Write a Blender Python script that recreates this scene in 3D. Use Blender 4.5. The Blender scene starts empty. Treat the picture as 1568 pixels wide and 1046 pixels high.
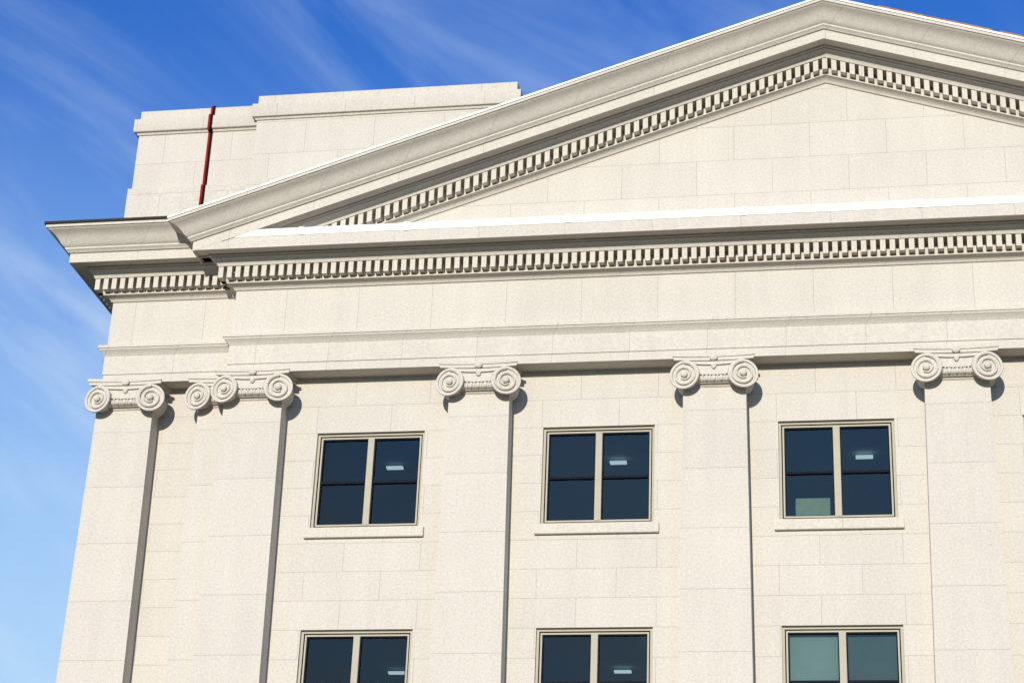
import bpy, bmesh, math, random
from mathutils import Vector, Matrix
random.seed(7)
scn=bpy.context.scene
scn.view_settings.view_transform='Standard'
scn.view_settings.look='None'
scn.view_settings.exposure=0
# ------------------------------------------------------------------ materials
def nt_new(name):
    m=bpy.data.materials.new(name);m.use_nodes=True
    return m,m.node_tree,m.node_tree.nodes['Principled BSDF']
def stone(name,bw,bh,ox=0.0,oz=0.0,base=(.53,.486,.412),mort=.78,msize=.009,var=.016,offset=.5):
    m,nt,b=nt_new(name);N=nt.nodes;L=nt.links
    tc=N.new('ShaderNodeTexCoord');sp=N.new('ShaderNodeSeparateXYZ');L.new(tc.outputs['Object'],sp.inputs[0])
    ad=N.new('ShaderNodeMath');ad.operation='ADD';L.new(sp.outputs[0],ad.inputs[0]);L.new(sp.outputs[1],ad.inputs[1])
    a2=N.new('ShaderNodeMath');a2.operation='ADD';L.new(ad.outputs[0],a2.inputs[0]);a2.inputs[1].default_value=ox
    a3=N.new('ShaderNodeMath');a3.operation='ADD';L.new(sp.outputs[2],a3.inputs[0]);a3.inputs[1].default_value=oz
    cb=N.new('ShaderNodeCombineXYZ');L.new(a2.outputs[0],cb.inputs[0]);L.new(a3.outputs[0],cb.inputs[1])
    br=N.new('ShaderNodeTexBrick');L.new(cb.outputs[0],br.inputs['Vector'])
    br.inputs['Scale'].default_value=1;br.inputs['Brick Width'].default_value=bw;br.inputs['Row Height'].default_value=bh
    br.inputs['Mortar Size'].default_value=msize;br.inputs['Mortar Smooth'].default_value=.3;br.offset=offset
    br.inputs['Color1'].default_value=(*[c*(1+var) for c in base],1)
    br.inputs['Color2'].default_value=(*[c*(1-var) for c in base],1)
    br.inputs['Mortar'].default_value=(*[c*mort for c in base],1)
    def noise(sc,det,rough=.6):
        n=N.new('ShaderNodeTexNoise');n.inputs['Scale'].default_value=sc;n.inputs['Detail'].default_value=det;n.inputs['Roughness'].default_value=rough
        L.new(tc.outputs['Object'],n.inputs['Vector']);return n
    def mapr(src,lo,hi,f0=.3,f1=.7):
        r=N.new('ShaderNodeMapRange');r.inputs['From Min'].default_value=f0;r.inputs['From Max'].default_value=f1
        r.inputs['To Min'].default_value=lo;r.inputs['To Max'].default_value=hi;L.new(src,r.inputs['Value']);return r.outputs[0]
    n1=noise(.5,3);n2=noise(20,3,.8)
    mp=N.new('ShaderNodeMapping');mp.inputs['Scale'].default_value=(3.5,3.5,.25);L.new(tc.outputs['Object'],mp.inputs[0])
    n4=N.new('ShaderNodeTexNoise');n4.inputs['Scale'].default_value=1;n4.inputs['Detail'].default_value=3;L.new(mp.outputs[0],n4.inputs['Vector'])
    f=mapr(n1.outputs[0],.968,1.02)
    for s,lo,hi in ((n2.outputs[0],.86,1.11),(n4.outputs[0],.965,1.012)):
        mm=N.new('ShaderNodeMath');mm.operation='MULTIPLY';L.new(f,mm.inputs[0]);L.new(mapr(s,lo,hi),mm.inputs[1]);f=mm.outputs[0]
    vm=N.new('ShaderNodeVectorMath');vm.operation='SCALE';L.new(br.outputs['Color'],vm.inputs[0]);L.new(f,vm.inputs['Scale'])
    L.new(vm.outputs[0],b.inputs['Base Color']);b.inputs['Roughness'].default_value=.9
    b.inputs['Specular IOR Level'].default_value=.15
    hb=N.new('ShaderNodeMath');hb.operation='MULTIPLY_ADD';L.new(br.outputs['Fac'],hb.inputs[0]);hb.inputs[1].default_value=-1.0;L.new(n2.outputs[0],hb.inputs[2])
    bp=N.new('ShaderNodeBump');bp.inputs['Strength'].default_value=.24;bp.inputs['Distance'].default_value=.012
    L.new(hb.outputs[0],bp.inputs['Height']);L.new(bp.outputs[0],b.inputs['Normal'])
    return m
def plain(name,col,rough=.6,metal=0,nz=.08,sc=6,spec=.1):
    m,nt,b=nt_new(name);N=nt.nodes;L=nt.links
    tc=N.new('ShaderNodeTexCoord');n=N.new('ShaderNodeTexNoise');n.inputs['Scale'].default_value=sc;n.inputs['Detail'].default_value=4
    L.new(tc.outputs['Object'],n.inputs['Vector'])
    r=N.new('ShaderNodeMapRange');r.inputs['From Min'].default_value=.3;r.inputs['From Max'].default_value=.7
    r.inputs['To Min'].default_value=1-nz;r.inputs['To Max'].default_value=1+nz;L.new(n.outputs[0],r.inputs['Value'])
    vm=N.new('ShaderNodeVectorMath');vm.operation='SCALE';vm.inputs[0].default_value=col;L.new(r.outputs[0],vm.inputs['Scale'])
    L.new(vm.outputs[0],b.inputs['Base Color']);b.inputs['Roughness'].default_value=rough;b.inputs['Metallic'].default_value=metal
    b.inputs['Specular IOR Level'].default_value=spec
    return m
S=5.0
M_wall=stone('stone_wall',S/3,.6334,ox=.4,oz=.6334-13.2%.6334)
M_pil=stone('stone_pilaster',40,1.3,ox=17,oz=.45)
M_frz=stone('stone_frieze',S/3,60,ox=0,oz=10)
M_arc=stone('stone_architrave',S/3,60,ox=.62,oz=10)
M_cor=stone('stone_cornice',1.9,60,ox=.3,oz=10)
M_tym=stone('stone_tympanum',S/3,.86,ox=0,oz=.35)
M_att=stone('stone_attic',S/3,.86,ox=.5,oz=.2)
M_cap=stone('stone_capital',60,60,ox=30,oz=10)
M_sill=stone('stone_sill',60,60,ox=30,oz=10,base=(.54,.49,.41))
M_white=plain('white_flashing',(.80,.79,.77),.45,nz=.03,sc=2,spec=.3)
M_dark=plain('dark_roof_edge',(.035,.03,.028),.8)
M_rust=plain('brown_roof_edge',(.30,.16,.06),.8,nz=.3)
M_roof=plain('roof_membrane',(.22,.21,.2),.9)
M_red=plain('red_joint_strip',(.25,.012,.01),.85,nz=.25,spec=.02)
M_blk=plain('black_joint_strip',(.012,.008,.008),.9,spec=.02)
M_frame=plain('window_frame_paint',(.40,.36,.275),.8,nz=.03)
M_bar=plain('dark_meeting_rail',(.012,.014,.018),.9,spec=.02)
M_rooms=[plain('room_plaster',(.12,.14,.15),.9),plain('room_plaster_mid',(.34,.37,.33),.9),plain('room_plaster_light',(.22,.25,.25),.9),plain('room_reflection_green',(.5,.56,.48),.9)]  # green one paints a pane's greenish reflection into the room colour
M_paper=plain('window_box',(.62,.70,.46),.8)
M_reflect=plain('pane_reflection_pale',(.60,.68,.58),.9,nz=.06,sc=1.2)  # pale green stands in for the reflection in the left pane
M_reflect2=plain('pane_reflection_dim',(.26,.31,.29),.9,nz=.10,sc=1.0)  # dimmer copy, painted reflection of the right pane
def emis(name,col,s):
    m=bpy.data.materials.new(name);m.use_nodes=True;nt=m.node_tree;b=nt.nodes['Principled BSDF']
    b.inputs['Base Color'].default_value=(*col,1);b.inputs['Emission Color'].default_value=(*col,1);b.inputs['Emission Strength'].default_value=s;return m
M_lamp=emis('ceiling_lamp_glow',(.78,.9,.92),1.25)
def glass():
    m=bpy.data.materials.new('window_glass');m.use_nodes=True;nt=m.node_tree;N=nt.nodes;L=nt.links;N.clear()
    o=N.new('ShaderNodeOutputMaterial');mx=N.new('ShaderNodeMixShader');tr=N.new('ShaderNodeBsdfTransparent');gl=N.new('ShaderNodeBsdfGlossy')
    tr.inputs[0].default_value=(.36,.43,.45,1);gl.inputs['Roughness'].default_value=.012;gl.inputs['Color'].default_value=(.75,.80,.82,1)
    fr=N.new('ShaderNodeFresnel');fr.inputs['IOR'].default_value=1.65
    tc=N.new('ShaderNodeTexCoord');n=N.new('ShaderNodeTexNoise');n.inputs['Scale'].default_value=.7;n.inputs['Detail'].default_value=1;L.new(tc.outputs['Object'],n.inputs['Vector'])
    bp=N.new('ShaderNodeBump');bp.inputs['Strength'].default_value=.3;bp.inputs['Distance'].default_value=.03;L.new(n.outputs[0],bp.inputs['Height']);L.new(bp.outputs[0],gl.inputs['Normal'])
    L.new(fr.outputs[0],mx.inputs[0]);L.new(tr.outputs[0],mx.inputs[1]);L.new(gl.outputs[0],mx.inputs[2]);L.new(mx.outputs[0],o.inputs[0]);return m
M_glass=glass()
# ------------------------------------------------------------------ helpers
root=bpy.data.objects.new('courthouse_building',None);scn.collection.objects.link(root)
def mkobj(name,bm,mat,parent=root,smooth=None):
    me=bpy.data.meshes.new(name);me.materials.append(mat)
    bm.normal_update();bm.to_mesh(me);bm.free()
    if smooth:
        for p in me.polygons:p.use_smooth=True
        me.set_sharp_from_angle(angle=math.radians(smooth))
    o=bpy.data.objects.new(name,me);scn.collection.objects.link(o)
    if parent:o.parent=parent
    return o
def box(bm,x0,x1,y0,y1,z0,z1,bev=0):
    vs=[bm.verts.new((x,y,z)) for x in (x0,x1) for y in (y0,y1) for z in (z0,z1)]
    fs=[(0,1,3,2),(4,6,7,5),(0,4,5,1),(2,3,7,6),(0,2,6,4),(1,5,7,3)]
    out=[bm.faces.new([vs[i] for i in f]) for f in fs]
    if bev:
        es={e for f in out for e in f.edges}
        bmesh.ops.bevel(bm,geom=list(es),offset=bev,segments=2,affect='EDGES')
def quad(bm,pts): return bm.faces.new([bm.verts.new(p) for p in pts])
def sweep(bm,prof,pathf):
    rows=[[bm.verts.new(q) for q in pathf(p,z)] for p,z in prof]
    for i in range(len(rows)-1):
        for j in range(len(rows[0])-1):
            bm.faces.new([rows[i][j],rows[i][j+1],rows[i+1][j+1],rows[i+1][j]])
# ------------------------------------------------------------------ dimensions
X0=-13.25;YF=-.45;XW=-16.30;YW=-.10;YWW=.35;BACK=14
RK=4.62;SL=.3297;ZB=18.95
arch=[(-.46,ZB),(0,ZB),(0,19.15),(.022,19.152),(.022,19.60),(.04,19.62),(.06,19.66),(.10,19.70),(.13,19.73),(.13,19.76),(.155,19.765),(.155,19.83)]
frz=[(.155,19.83),(0,19.85),(0,20.96)]
bed=[(0,20.96),(.035,20.965),(.05,21.0),(.09,21.04),(.15,21.065),(.19,21.075),(.19,21.11),(.06,21.112),(.06,21.42),(.37,21.42),(.38,21.45),(.41,21.50),(.45,21.54),(.50,21.565),(.51,21.60),(.55,21.602),(.55,21.64),(.80,21.64),(.80,21.61),(.84,21.61)]
coro=[(.84,21.61),(.84,21.84),(.88,21.845),(.90,21.88),(.94,21.91),(.94,21.95)]
cyma=[(.94,21.95),(.97,21.965),(1.01,22.01),(1.05,22.07),(1.09,22.13),(1.135,22.185),(1.19,22.23),(1.245,22.265),(1.275,22.285),(1.28,22.295),(1.31,22.30),(1.31,22.375)]
def path_front(p,z): return [(X0-p,2.0,z),(X0-p,YF-p,z),(-X0+p,YF-p,z),(-X0+p,2.0,z)]
def zr(x): return RK-SL*abs(x)
def path_rake(p,z):
    xc=X0-p;zc=z+zr(xc)
    return [(xc,1.5,zc),(xc,YF-p,zc),(0,YF-p,z+RK),(-xc,YF-p,zc),(-xc,1.5,zc)]
def path_wingL(p,z): return [(XW-p,BACK,z),(XW-p,YW-p,z),(X0+.3,YW-p,z)]
def path_wingR(p,z): return [(-X0-.3,YW-p,z),(-XW+p,YW-p,z),(-XW+p,BACK,z)]
def ent(name,pathf,parts):
    for nm,prof,mat in parts:
        bm=bmesh.new();sweep(bm,prof,pathf);bmesh.ops.recalc_face_normals(bm,faces=bm.faces);mkobj(name+'_'+nm,bm,mat,smooth=32)
hcor=[(.836,21.612),(.836,21.80),(.82,21.802),(.82,21.895)]
sh=[(p-.004 if p>.5 else p,z) for p,z in bed]
ent('portico',path_front,[('architrave',arch,M_arc),('frieze',frz,M_frz),('bed_moulding',sh[:-1]+[(.836,21.612)],M_cor),('corona',hcor,M_cor),
    ('flashing',[(.815,21.895),(.832,21.897),(.832,22.07),(.0,22.13)],M_white)])
rb=[(-.05,20.965)]+[(p+ (0.003 if 0<p<.5 else 0),z+.003) for p,z in bed]
ent('raking',path_rake,[('bed_moulding',rb,M_cor),('corona',[(p,z+.003) for p,z in coro],M_cor),('cyma',[(p,z+.003) for p,z in cyma],M_cor),
    ('flashing',[(1.31,22.378),(1.33,22.37),(1.33,22.42),(1.0,22.43)],M_white)])
for nm,pf in (('west_wing',path_wingL),('east_wing',path_wingR)):
    ent(nm,pf,[('architrave',arch,M_arc),('frieze',frz,M_frz),('bed_moulding',bed,M_cor),('corona',coro,M_cor),('cyma',cyma,M_cor),
      ('roof_edge',[(1.31,22.375),(1.345,22.37),(1.345,22.43),(.4,22.45)],M_dark)])
bm=bmesh.new()
for x0,x1 in ((1.2,3.6),(3.75,14.3)):
    v=[]
    for x in (x0,x1):
        for y in (YF-1.325,YF-1.1):
            for dz in (22.424,22.465): v.append(bm.verts.new((x,y,dz+zr(x))))
    for f in [(0,1,3,2),(4,6,7,5),(0,4,5,1),(2,3,7,6),(0,2,6,4),(1,5,7,3)]: bm.faces.new([v[i] for i in f])
mkobj('rake_wood_edge',bm,M_rust)
bm=bmesh.new()
for i,x in enumerate((-11.6,-9.2,-5.6,-1.8,1.9,5.6,9.3,11.9)):
    h=(.0,.012,-.01,.008)[i%4]
    box(bm,x-.06,x+.06,YF-.842,YF-.70,21.89-h,22.083+abs(h))
mkobj('flashing_lap_joint',bm,M_white)
# dentils
def dentil_run(bm,x0,x1,yf,rake=False,per=.2,w=.114):
    n=int(round((x1-x0)/per))
    for i in range(n+1):
        xc=x0+i*per
        pts=[]
        for x in (xc-w/2,xc+w/2):
            for y in (yf-.35,yf-.04):
                for z in (21.145,21.425):
                    pts.append(bm.verts.new((x,y,z+(zr(x)+.003 if rake else 0))))
        for f in [(0,1,3,2),(4,6,7,5),(0,4,5,1),(2,3,7,6),(0,2,6,4),(1,5,7,3)]: bm.faces.new([pts[i] for i in f])
def dentil_side(bm,xf,y0,y1,sgn):
    n=int(round((y1-y0)/.2))
    for i in range(n+1):
        y=y0+i*.2;a,b_=sorted((xf+sgn*.35,xf+sgn*.04));box(bm,a,b_,y-.056,y+.056,21.145,21.424)
bm=bmesh.new()
dentil_run(bm,X0-.294,-X0+.294,YF,per=(2*(-X0+.294))/135)
dentil_run(bm,XW-.294,X0-.3,YW);dentil_run(bm,-X0+.3,-XW+.294,YW)
dentil_side(bm,X0,YF-.09,YW-.3,-1);dentil_side(bm,-X0,YF-.09,YW-.3,1)
dentil_side(bm,XW,YW-.09,BACK-.2,-1);dentil_side(bm,-XW,YW-.09,BACK-.2,1)
mkobj('cornice_dentils',bm,M_cap)
bm=bmesh.new();dentil_run(bm,-12.8,-.2,YF,True);dentil_run(bm,.2,12.8,YF,True);dentil_run(bm,0,0,YF,True)
mkobj('raking_dentils',bm,M_cap)
bm=bmesh.new();zt=20.985+RK
quad(bm,[(-12.9,YF,21.5),(12.9,YF,21.5),(0,YF,zt)])
mkobj('tympanum',bm,M_tym)
# roofs
bm=bmesh.new()
for s in (-1,1):
    quad(bm,[(0,YF-1.25,22.38+RK),(s*14.5,YF-1.25,22.38+zr(14.5)),(s*14.5,BACK,22.38+zr(14.5)),(0,BACK,22.38+RK)])
mkobj('gable_roof',bm,M_roof)
bm=bmesh.new()
for s in (-1,1): quad(bm,[(s*17.4,YW-1.2,22.405),(s*13.0,YW-1.2+1.5,22.405),(s*13.0,BACK,22.405),(s*17.4,BACK,22.405)])
mkobj('wing_roof',bm,M_roof)
def attic(name,x0,x1,y0,zt,y1=BACK-1):
    zl=zt-.62;zm=zt-.27
    prof=[(.07,22.0),(.07,24.05),(0,24.07),(0,zl-.06),(.03,zl-.05),(.05,zl),(.10,zl+.01),(.115,zl+.04),(.115,zm),(.01,zm+.02),(.01,zt),(-1.0,zt+.03)]
    bm=bmesh.new();sweep(bm,prof,lambda p,z:[(x0-p,y1,z),(x0-p,y0-p,z),(x1+p,y0-p,z),(x1+p,y1,z)])
    bmesh.ops.recalc_face_normals(bm,faces=bm.faces);mkobj(name,bm,M_att,smooth=32)
    bm=bmesh.new();quad(bm,[(x0+.9,y0+.9,zt+.02),(x1-.9,y0+.9,zt+.02),(x1-.9,y1,zt+.02),(x0+.9,y1,zt+.02)]);mkobj(name+'_roof',bm,M_roof)
attic('attic_end_block',-16.33,-13.0,.15,26.20)
attic('attic_tall_block',-13.34,-7.10,-.05,26.33,y1=9)
attic('attic_end_block_east',13.0,16.33,.15,26.20)
attic('attic_tall_block_east',7.10,13.34,-.05,26.33,y1=9)
bm=bmesh.new();bm2=bmesh.new()
for z0,z1,y in ((23.5,24.05,.06),(24.05,25.53,.135),(25.53,25.95,.02),(25.95,26.24,.125)):
    box(bm,-14.58,-14.530,y-.02,y+.09,z0,z1-.002);box(bm2,-14.529,-14.480,y-.015,y+.09,z0,z1-.002)
mkobj('expansion_joint_cover',bm,M_red);mkobj('expansion_joint_gap',bm2,M_blk)
# ------------------------------------------------------------------ walls
W2=1.20
tops=[17.635,13.201,8.767,4.333];HH=2.20
bm=bmesh.new()
xc=[-10,-5,0,5,10]
xs=[X0]+[v for c in xc for v in (c-W2,c+W2)]+[-X0]
zs=[0]+[v for t in reversed(tops) for v in (t-HH,t)]+[19.1]
for i in range(len(xs)-1):
    for j in range(len(zs)-1):
        if i%2==1 and j%2==1:
            a,b_,c,d=xs[i],xs[i+1],zs[j],zs[j+1];R=.18
            quad(bm,[(a,0,c),(a,0,d),(a,R,d),(a,R,c)]);quad(bm,[(b_,0,c),(b_,R,c),(b_,R,d),(b_,0,d)])
            quad(bm,[(a,0,d),(b_,0,d),(b_,R,d),(a,R,d)]);quad(bm,[(a,0,c),(a,R,c),(b_,R,c),(b_,0,c)])
        else: quad(bm,[(xs[i],0,zs[j]),(xs[i+1],0,zs[j]),(xs[i+1],0,zs[j+1]),(xs[i],0,zs[j+1])])
mkobj('portico_wall',bm,M_wall)
bm=bmesh.new()
for s in (-1,1):
    quad(bm,[(s*16.28,YWW,0),(s*13.0,YWW,0),(s*13.0,YWW,19.1),(s*16.28,YWW,19.1)])
    quad(bm,[(s*16.28,YWW,0),(s*16.28,BACK,0),(s*16.28,BACK,22.3),(s*16.28,YWW,22.3)])
quad(bm,[(-16.28,BACK,0),(16.28,BACK,0),(16.28,BACK,26.1),(-16.28,BACK,26.1)])
mkobj('wing_wall',bm,M_wall)
bm=bmesh.new();box(bm,-17.3,17.3,-1.3,BACK+.2,0,1.2,bev=.03);mkobj('base_plinth',bm,M_wall)
# ------------------------------------------------------------------ pilasters
def hw(z): return .66+(18.3-z)*.0125
def shaft(name,cx,yf,yb,dx=0):
    bm=bmesh.new();zz=[1.2,6,12,18.6]
    rows=[]
    for z in zz:
        h=hw(z)
        rows.append([bm.verts.new(p) for p in ((cx-h-dx,yb,z),(cx-h-dx,yf,z),(cx+h,yf,z),(cx+h,yb,z))])
    for i in range(3):
        for j in range(3): bm.faces.new([rows[i][j],rows[i][j+1],rows[i+1][j+1],rows[i+1][j]])
    mkobj(name,bm,M_pil)
    bm=bmesh.new();box(bm,cx-1.0,cx+1.0,yf-.12,yb,1.2,1.5,bev=.02);box(bm,cx-.95,cx+.95,yf-.08,yb,1.5,1.65,bev=.05);mkobj(name+'_base',bm,M_cap)
def capital(name,cx,yf,yb):
    bm=bmesh.new()
    def aba(hwid,prj,z0,z1,conc):
        n=10;pl=[]
        for i in range(n+1):
            t=-1+2*i/n;pl.append((cx+t*hwid,yf-prj+conc*(1-t*t)))
        pl+=[(cx+hwid-.03,yf-prj+.05)]
        m=8
        for i in range(1,m+1):
            t=i/m;pl.append((cx+hwid-.03-.10*math.sin(math.pi*min(t,1)),yf-prj+.05+t*(yb-yf+prj-.05)))
        mirror=[(2*cx-x,y) for x,y in reversed(pl[n+1:])]
        pl=pl+mirror
        lo=[bm.verts.new((x,y,z0)) for x,y in pl];hi=[bm.verts.new((x,y,z1)) for x,y in pl]
        bm.faces.new(lo);bm.faces.new(hi)
        for i in range(len(pl)): bm.faces.new([lo[i],lo[(i+1)%len(pl)],hi[(i+1)%len(pl)],hi[i]])
    aba(.88,.29,18.875,ZB-.004,.07);aba(.84,.26,18.80,18.872,.06)
    box(bm,cx-.70,cx+.70,yf-.10,yb,18.32,18.80)
    for s in (-1,1):
        vx=cx+s*.62;vz=18.47;ang=s*math.radians(12)
        M=Matrix.Translation((vx,yf-.25,vz))@Matrix.Rotation(ang,4,'Z')
        prof=[(.0,.035),(.258,.035),(.266,0),(.318,0),(.328,.02),(.324,.05),(.285,.08),(.25,.16),(.235,.27),(.25,.38),(.28,.46),(.31,.50),(.31,.54),(0,.54)]
        nseg=40;ring=[]
        for r,y in prof:
            ring.append([bm.verts.new(M@Vector((r*math.cos(2*math.pi*k/nseg),y,r*math.sin(2*math.pi*k/nseg)))) for k in range(nseg)] if r>0 else [bm.verts.new(M@Vector((0,y,0)))])
        for i in range(len(ring)-1):
            A,B=ring[i],ring[i+1]
            for k in range(nseg):
                k2=(k+1)%nseg
                if len(A)==1: bm.faces.new([A[0],B[k],B[k2]])
                elif len(B)==1: bm.faces.new([A[k],B[0],A[k2]])
                else: bm.faces.new([A[k],B[k],B[k2],A[k2]])
        turns=1.6;ns=56;prev=None
        for i in range(ns+1):
            t=i/ns;th=math.pi/2+s*t*turns*2*math.pi
            r=.27*(1-t)+.095*t;rr=.034*(1-.3*t)
            c=Vector((r*math.cos(th),0.026,r*math.sin(th)));rad=Vector((math.cos(th),0,math.sin(th)));fy=Vector((0,1,0))
            cur=[bm.verts.new(M@(c+rad*rr*math.cos(a)-fy*rr*1.6*math.sin(a))) for a in (-.3,math.pi*.25,math.pi*.5,math.pi*.75,math.pi+.3)]
            if prev:
                for k in range(4): bm.faces.new([prev[k],prev[k+1],cur[k+1],cur[k]])
            prev=cur
        bmesh.ops.create_uvsphere(bm,u_segments=14,v_segments=8,radius=.075,matrix=M@Matrix.Diagonal((1,.8,1,1)))
    n=16
    def strip(z_top,z_bot,sagt,sagb,y):
        prev=None
        for i in range(n+1):
            t=-1+2*i/n;x=cx+t*.60;k=(1-t*t)
            zt_=z_top-sagt*k;zb_=z_bot-sagb*k
            cur=[bm.verts.new((x,yf-.08,zt_)),bm.verts.new((x,y,zt_)),bm.verts.new((x,y,zb_)),bm.verts.new((x,yf-.08,zb_))]
            if prev:
                for q in range(3): bm.faces.new([prev[q],prev[q+1],cur[q+1],cur[q]])
            prev=cur
    strip(18.80,18.58,0,.07,yf-.17);strip(18.79,18.745,0.02,.05,yf-.215);strip(18.61,18.545,.08,.08,yf-.215)
    prev=None
    for i in range(9):
        a=-math.pi/2+math.pi*i/8
        cur=[bm.verts.new((cx+x,yf-.06-.13*math.cos(a*.9),18.41+.08*math.sin(a))) for x in (-.5,.5)]
        if prev: bm.faces.new([prev[0],prev[1],cur[1],cur[0]])
        prev=cur
    for i in range(-2,3):
        bmesh.ops.create_uvsphere(bm,u_segments=12,v_segments=8,radius=.066,matrix=Matrix.Translation((cx+i*.155,yf-.17,18.415))@Matrix.Diagonal((.75,.6,1.1,1)))
        if i<2: bmesh.ops.create_cone(bm,segments=6,radius1=.005,radius2=.025,depth=.13,cap_ends=True,matrix=Matrix.Translation((cx+(i+.5)*.155,yf-.19,18.415)))
    box(bm,cx-.685,cx+.685,yf-.035,yb,18.27,18.325,bev=.014)
    bmesh.ops.create_uvsphere(bm,u_segments=14,v_segments=8,radius=.085,matrix=Matrix.Translation((cx,yf-.235,18.85))@Matrix.Diagonal((1.05,.55,.9,1)))
    bmesh.ops.create_uvsphere(bm,u_segments=12,v_segments=8,radius=.08,matrix=Matrix.Translation((cx,yf-.19,18.70))@Matrix.Diagonal((.75,.45,1.2,1)))
    bmesh.ops.recalc_face_normals(bm,faces=bm.faces)
    mkobj(name,bm,M_cap,smooth=38)
for c in (-12.60,-7.55,-2.5,2.5,7.55,12.60):
    shaft('pilaster_shaft',c,YF,.05);capital('ionic_capital',c,YF,.0)
for s in (-1,1):
    shaft('corner_pilaster_shaft',s*15.69,YW,YWW+.05);capital('corner_ionic_capital',s*15.65,YW,YWW)
    shaft('return_pilaster_shaft',s*13.30,YW,YWW+.05);capital('return_ionic_capital',s*13.32,YW,YWW)
# ------------------------------------------------------------------ windows
def window(cx,zt,rowi,coli):
    zb=zt-HH;x0=cx-W2;x1=cx+W2
    bm=bmesh.new();bd=bmesh.new()
    def fr(b,x0,x1,z0,z1,y0,y1,w):
        box(b,x0,x0+w,y0,y1,z0,z1);box(b,x1-w,x1,y0,y1,z0,z1)
        box(b,x0+w,x1-w,y0+.002,y1,z1-w,z1);box(b,x0+w,x1-w,y0+.002,y1,z0,z0+w)
    fr(bm,x0+.002,x1-.002,zb+.002,zt-.002,.07,.19,.055)
    fr(bd,x0+.058,x1-.058,zb+.058,zt-.058,.10,.19,.022)
    fr(bm,x0+.081,x1-.081,zb+.081,zt-.081,.09,.19,.036)
    box(bm,cx-.07,cx+.07,.08,.19,zb+.1,zt-.1,bev=.008)
    for s in (-1,1):
        a,b_=sorted((cx+s*.072,cx+s*(W2-.118)))
        fr(bd,a,b_,zb+.118,zt-.118,.125,.185,.024)
        zm=(zb+zt)/2-.02;box(bd,a+.025,b_-.025,.115,.185,zm-.026,zm+.026)
    mkobj('window_frame',bm,M_frame);mkobj('window_sash',bd,M_bar)
    bm=bmesh.new();quad(bm,[(x0+.1,.165,zb+.1),(x1-.1,.165,zb+.1),(x1-.1,.165,zt-.1),(x0+.1,.165,zt-.1)]);mkobj('window_pane',bm,M_glass)
    bm=bmesh.new();box(bm,x0-.11,x1+.11,-.08,-.002,zb-.225,zb-.0,bev=.01);box(bm,x0+.004,x1-.004,-.003,.07,zb-.1,zb+.012);mkobj('window_sill',bm,M_sill)
    bm=bmesh.new();a,b_,y0,y1,z0,z1=cx-2.2,cx+2.2,.2,5.5,zb-.9,zt+.35
    quad(bm,[(a,y1,z0),(b_,y1,z0),(b_,y1,z1),(a,y1,z1)]);quad(bm,[(a,y0,z0),(a,y1,z0),(a,y1,z1),(a,y0,z1)])
    quad(bm,[(b_,y0,z0),(b_,y1,z0),(b_,y1,z1),(b_,y0,z1)]);quad(bm,[(a,y0,z0),(b_,y0,z0),(b_,y1,z0),(a,y1,z0)])
    k={(-10,0):0,(-5,0):2,(0,0):1,(-10,1):0,(-5,1):2,(0,1):3}.get((coli,rowi),2)
    mkobj('office_room',bm,M_rooms[k])
    bm=bmesh.new();quad(bm,[(a,y0,z1),(b_,y0,z1),(b_,y1,z1),(a,y1,z1)]);mkobj('office_ceiling',bm,M_rooms[k])
    if not (coli==0 and rowi==1):
        bm=bmesh.new()
        lx={-10:-.12,-5:.08,0:.58}.get(coli,.5)+cx;ly=2.75 if rowi==0 else 4.25
        box(bm,lx-.19,lx+.19,ly,ly+.15,z1-.12,z1-.08)
        mkobj('ceiling_lamp',bm,M_lamp)
    else:
        # two added cards behind the glass imitate its pale greenish reflection
        bm=bmesh.new();box(bm,cx-1.1,cx-.03,.24,.25,zb-.2,zt+.1);mkobj('pane_reflection_card',bm,M_reflect)
        bm=bmesh.new();box(bm,cx+.03,cx+1.1,.24,.25,zb-.2,zt+.1);mkobj('pane_reflection_card_dim',bm,M_reflect2)
    if coli==0 and rowi==0:
        bm=bmesh.new();box(bm,cx-.88,cx-.17,.35,.65,zb-.3,zb+.60,bev=.01);mkobj('sill_box',bm,M_paper)
for ri,t in enumerate(tops):
    for c in xc: window(c,t,ri,c)
# ------------------------------------------------------------------ ground
bm=bmesh.new();quad(bm,[(-3000,-3000,0),(3000,-3000,0),(3000,3000,0),(-3000,3000,0)])
mkobj('ground',bm,plain('ground_grass',(.09,.09,.05),.95,nz=.3,sc=.4),parent=None)
bm=bmesh.new();box(bm,-60,60,-24,-1.3,-.05,.004);mkobj('pavement',bm,stone('paving_concrete',2,2,base=(.30,.27,.225)),parent=None)
bm=bmesh.new();box(bm,-400,400,-62,-34,-.05,.004);mkobj('road',bm,plain('asphalt',(.05,.05,.052),.9,nz=.2,sc=3),parent=None)
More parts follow.
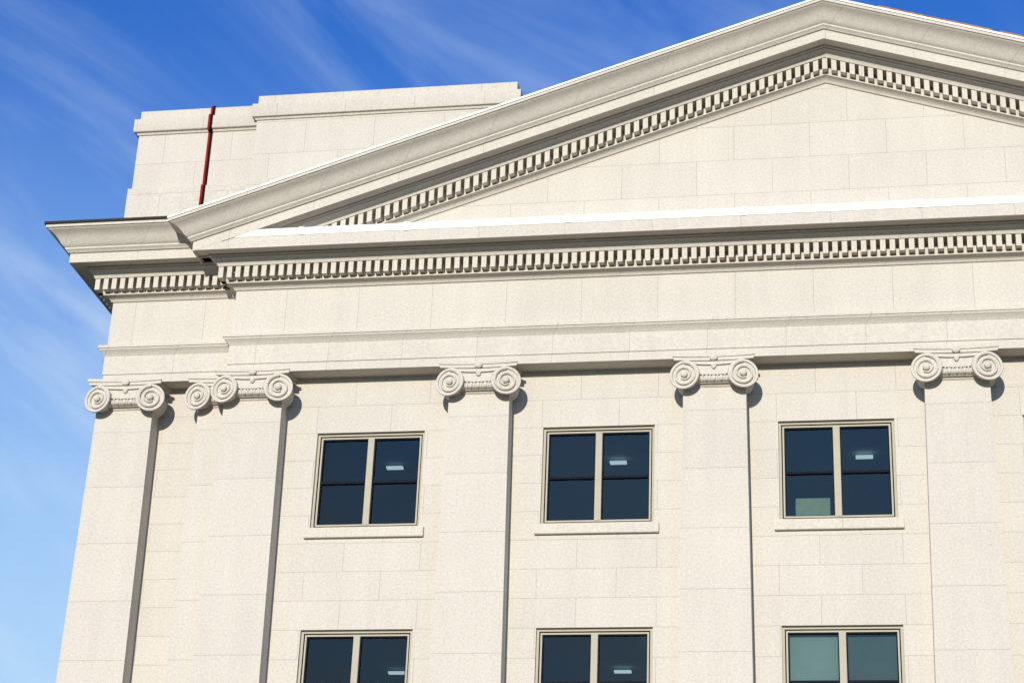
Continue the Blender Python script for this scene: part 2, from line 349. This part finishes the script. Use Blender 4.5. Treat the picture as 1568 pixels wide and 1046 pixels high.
# ------------------------------------------------------------------ light
EL,AZ=16.0,4.5
d=Vector((-math.sin(math.radians(AZ))*math.cos(math.radians(EL)),-math.cos(math.radians(AZ))*math.cos(math.radians(EL)),math.sin(math.radians(EL))))
sun=bpy.data.lights.new('sun','SUN');sun.energy=5.0;sun.angle=math.radians(.5);sun.color=(1,.945,.86)
so=bpy.data.objects.new('sun',sun);so.rotation_euler=d.to_track_quat('Z','Y').to_euler();scn.collection.objects.link(so)
w=bpy.data.worlds.new('World');scn.world=w;w.use_nodes=True;N=w.node_tree.nodes;L=w.node_tree.links
bg=N['Background'];sky=N.new('ShaderNodeTexSky');sky.sky_type='NISHITA';sky.sun_disc=False
sky.sun_elevation=math.radians(EL);sky.sun_rotation=math.radians(180+AZ);sky.air_density=1.0;sky.dust_density=.6;sky.ozone_density=2.5
tint=N.new('ShaderNodeMixRGB');tint.blend_type='MULTIPLY';tint.inputs[0].default_value=1;L.new(sky.outputs[0],tint.inputs[1]);tint.inputs[2].default_value=(.30,.92,2.0,1)
tc=N.new('ShaderNodeTexCoord')
sp=N.new('ShaderNodeSeparateXYZ');L.new(tc.outputs['Generated'],sp.inputs[0])
hz=N.new('ShaderNodeMapRange');hz.interpolation_type='SMOOTHSTEP';hz.inputs['From Min'].default_value=.58;hz.inputs['From Max'].default_value=.20;hz.inputs['To Max'].default_value=.85;L.new(sp.outputs[2],hz.inputs['Value'])
hm=N.new('ShaderNodeMixRGB');L.new(hz.outputs[0],hm.inputs[0]);L.new(tint.outputs[0],hm.inputs[1]);hm.inputs[2].default_value=(4.9,7.3,9.2,1)
mp0=N.new('ShaderNodeMapping');mp0.inputs['Rotation'].default_value=(0,math.radians(-33),0);L.new(tc.outputs['Generated'],mp0.inputs[0])
mp=N.new('ShaderNodeMapping');mp.inputs['Scale'].default_value=(2.4,2.4,9);mp.inputs['Location'].default_value=(.75,.1,.35)
L.new(mp0.outputs[0],mp.inputs[0])
nz=N.new('ShaderNodeTexNoise');nz.inputs['Scale'].default_value=1.6;nz.inputs['Detail'].default_value=7;nz.inputs['Roughness'].default_value=.55;nz.inputs['Distortion'].default_value=.6;L.new(mp.outputs[0],nz.inputs['Vector'])
rp=N.new('ShaderNodeMapRange');rp.interpolation_type='SMOOTHSTEP';rp.inputs['From Min'].default_value=.42;rp.inputs['From Max'].default_value=.82;rp.inputs['To Max'].default_value=.6;L.new(nz.outputs[0],rp.inputs['Value'])
ch=N.new('ShaderNodeMapRange');ch.inputs['From Min'].default_value=.58;ch.inputs['From Max'].default_value=.40;ch.inputs['To Min'].default_value=.35;L.new(sp.outputs[2],ch.inputs['Value'])
cm=N.new('ShaderNodeMath');cm.operation='MULTIPLY';L.new(rp.outputs[0],cm.inputs[0]);L.new(ch.outputs[0],cm.inputs[1])
mx=N.new('ShaderNodeMixRGB');L.new(cm.outputs[0],mx.inputs[0]);L.new(hm.outputs[0],mx.inputs[1]);mx.inputs[2].default_value=(6.6,8.1,9.6,1)
L.new(mx.outputs[0],bg.inputs[0]);bg.inputs[1].default_value=.10
# ------------------------------------------------------------------ camera
cam=bpy.data.objects.new('camera',bpy.data.cameras.new('camera'));scn.collection.objects.link(cam);scn.camera=cam
cam.location=(0.3061,-38.8436,1.7);cam.rotation_euler=(1.9984,-.0397,.167);cam.data.sensor_width=36;cam.data.lens=3026.6/1568*36
cam.data.clip_end=8000
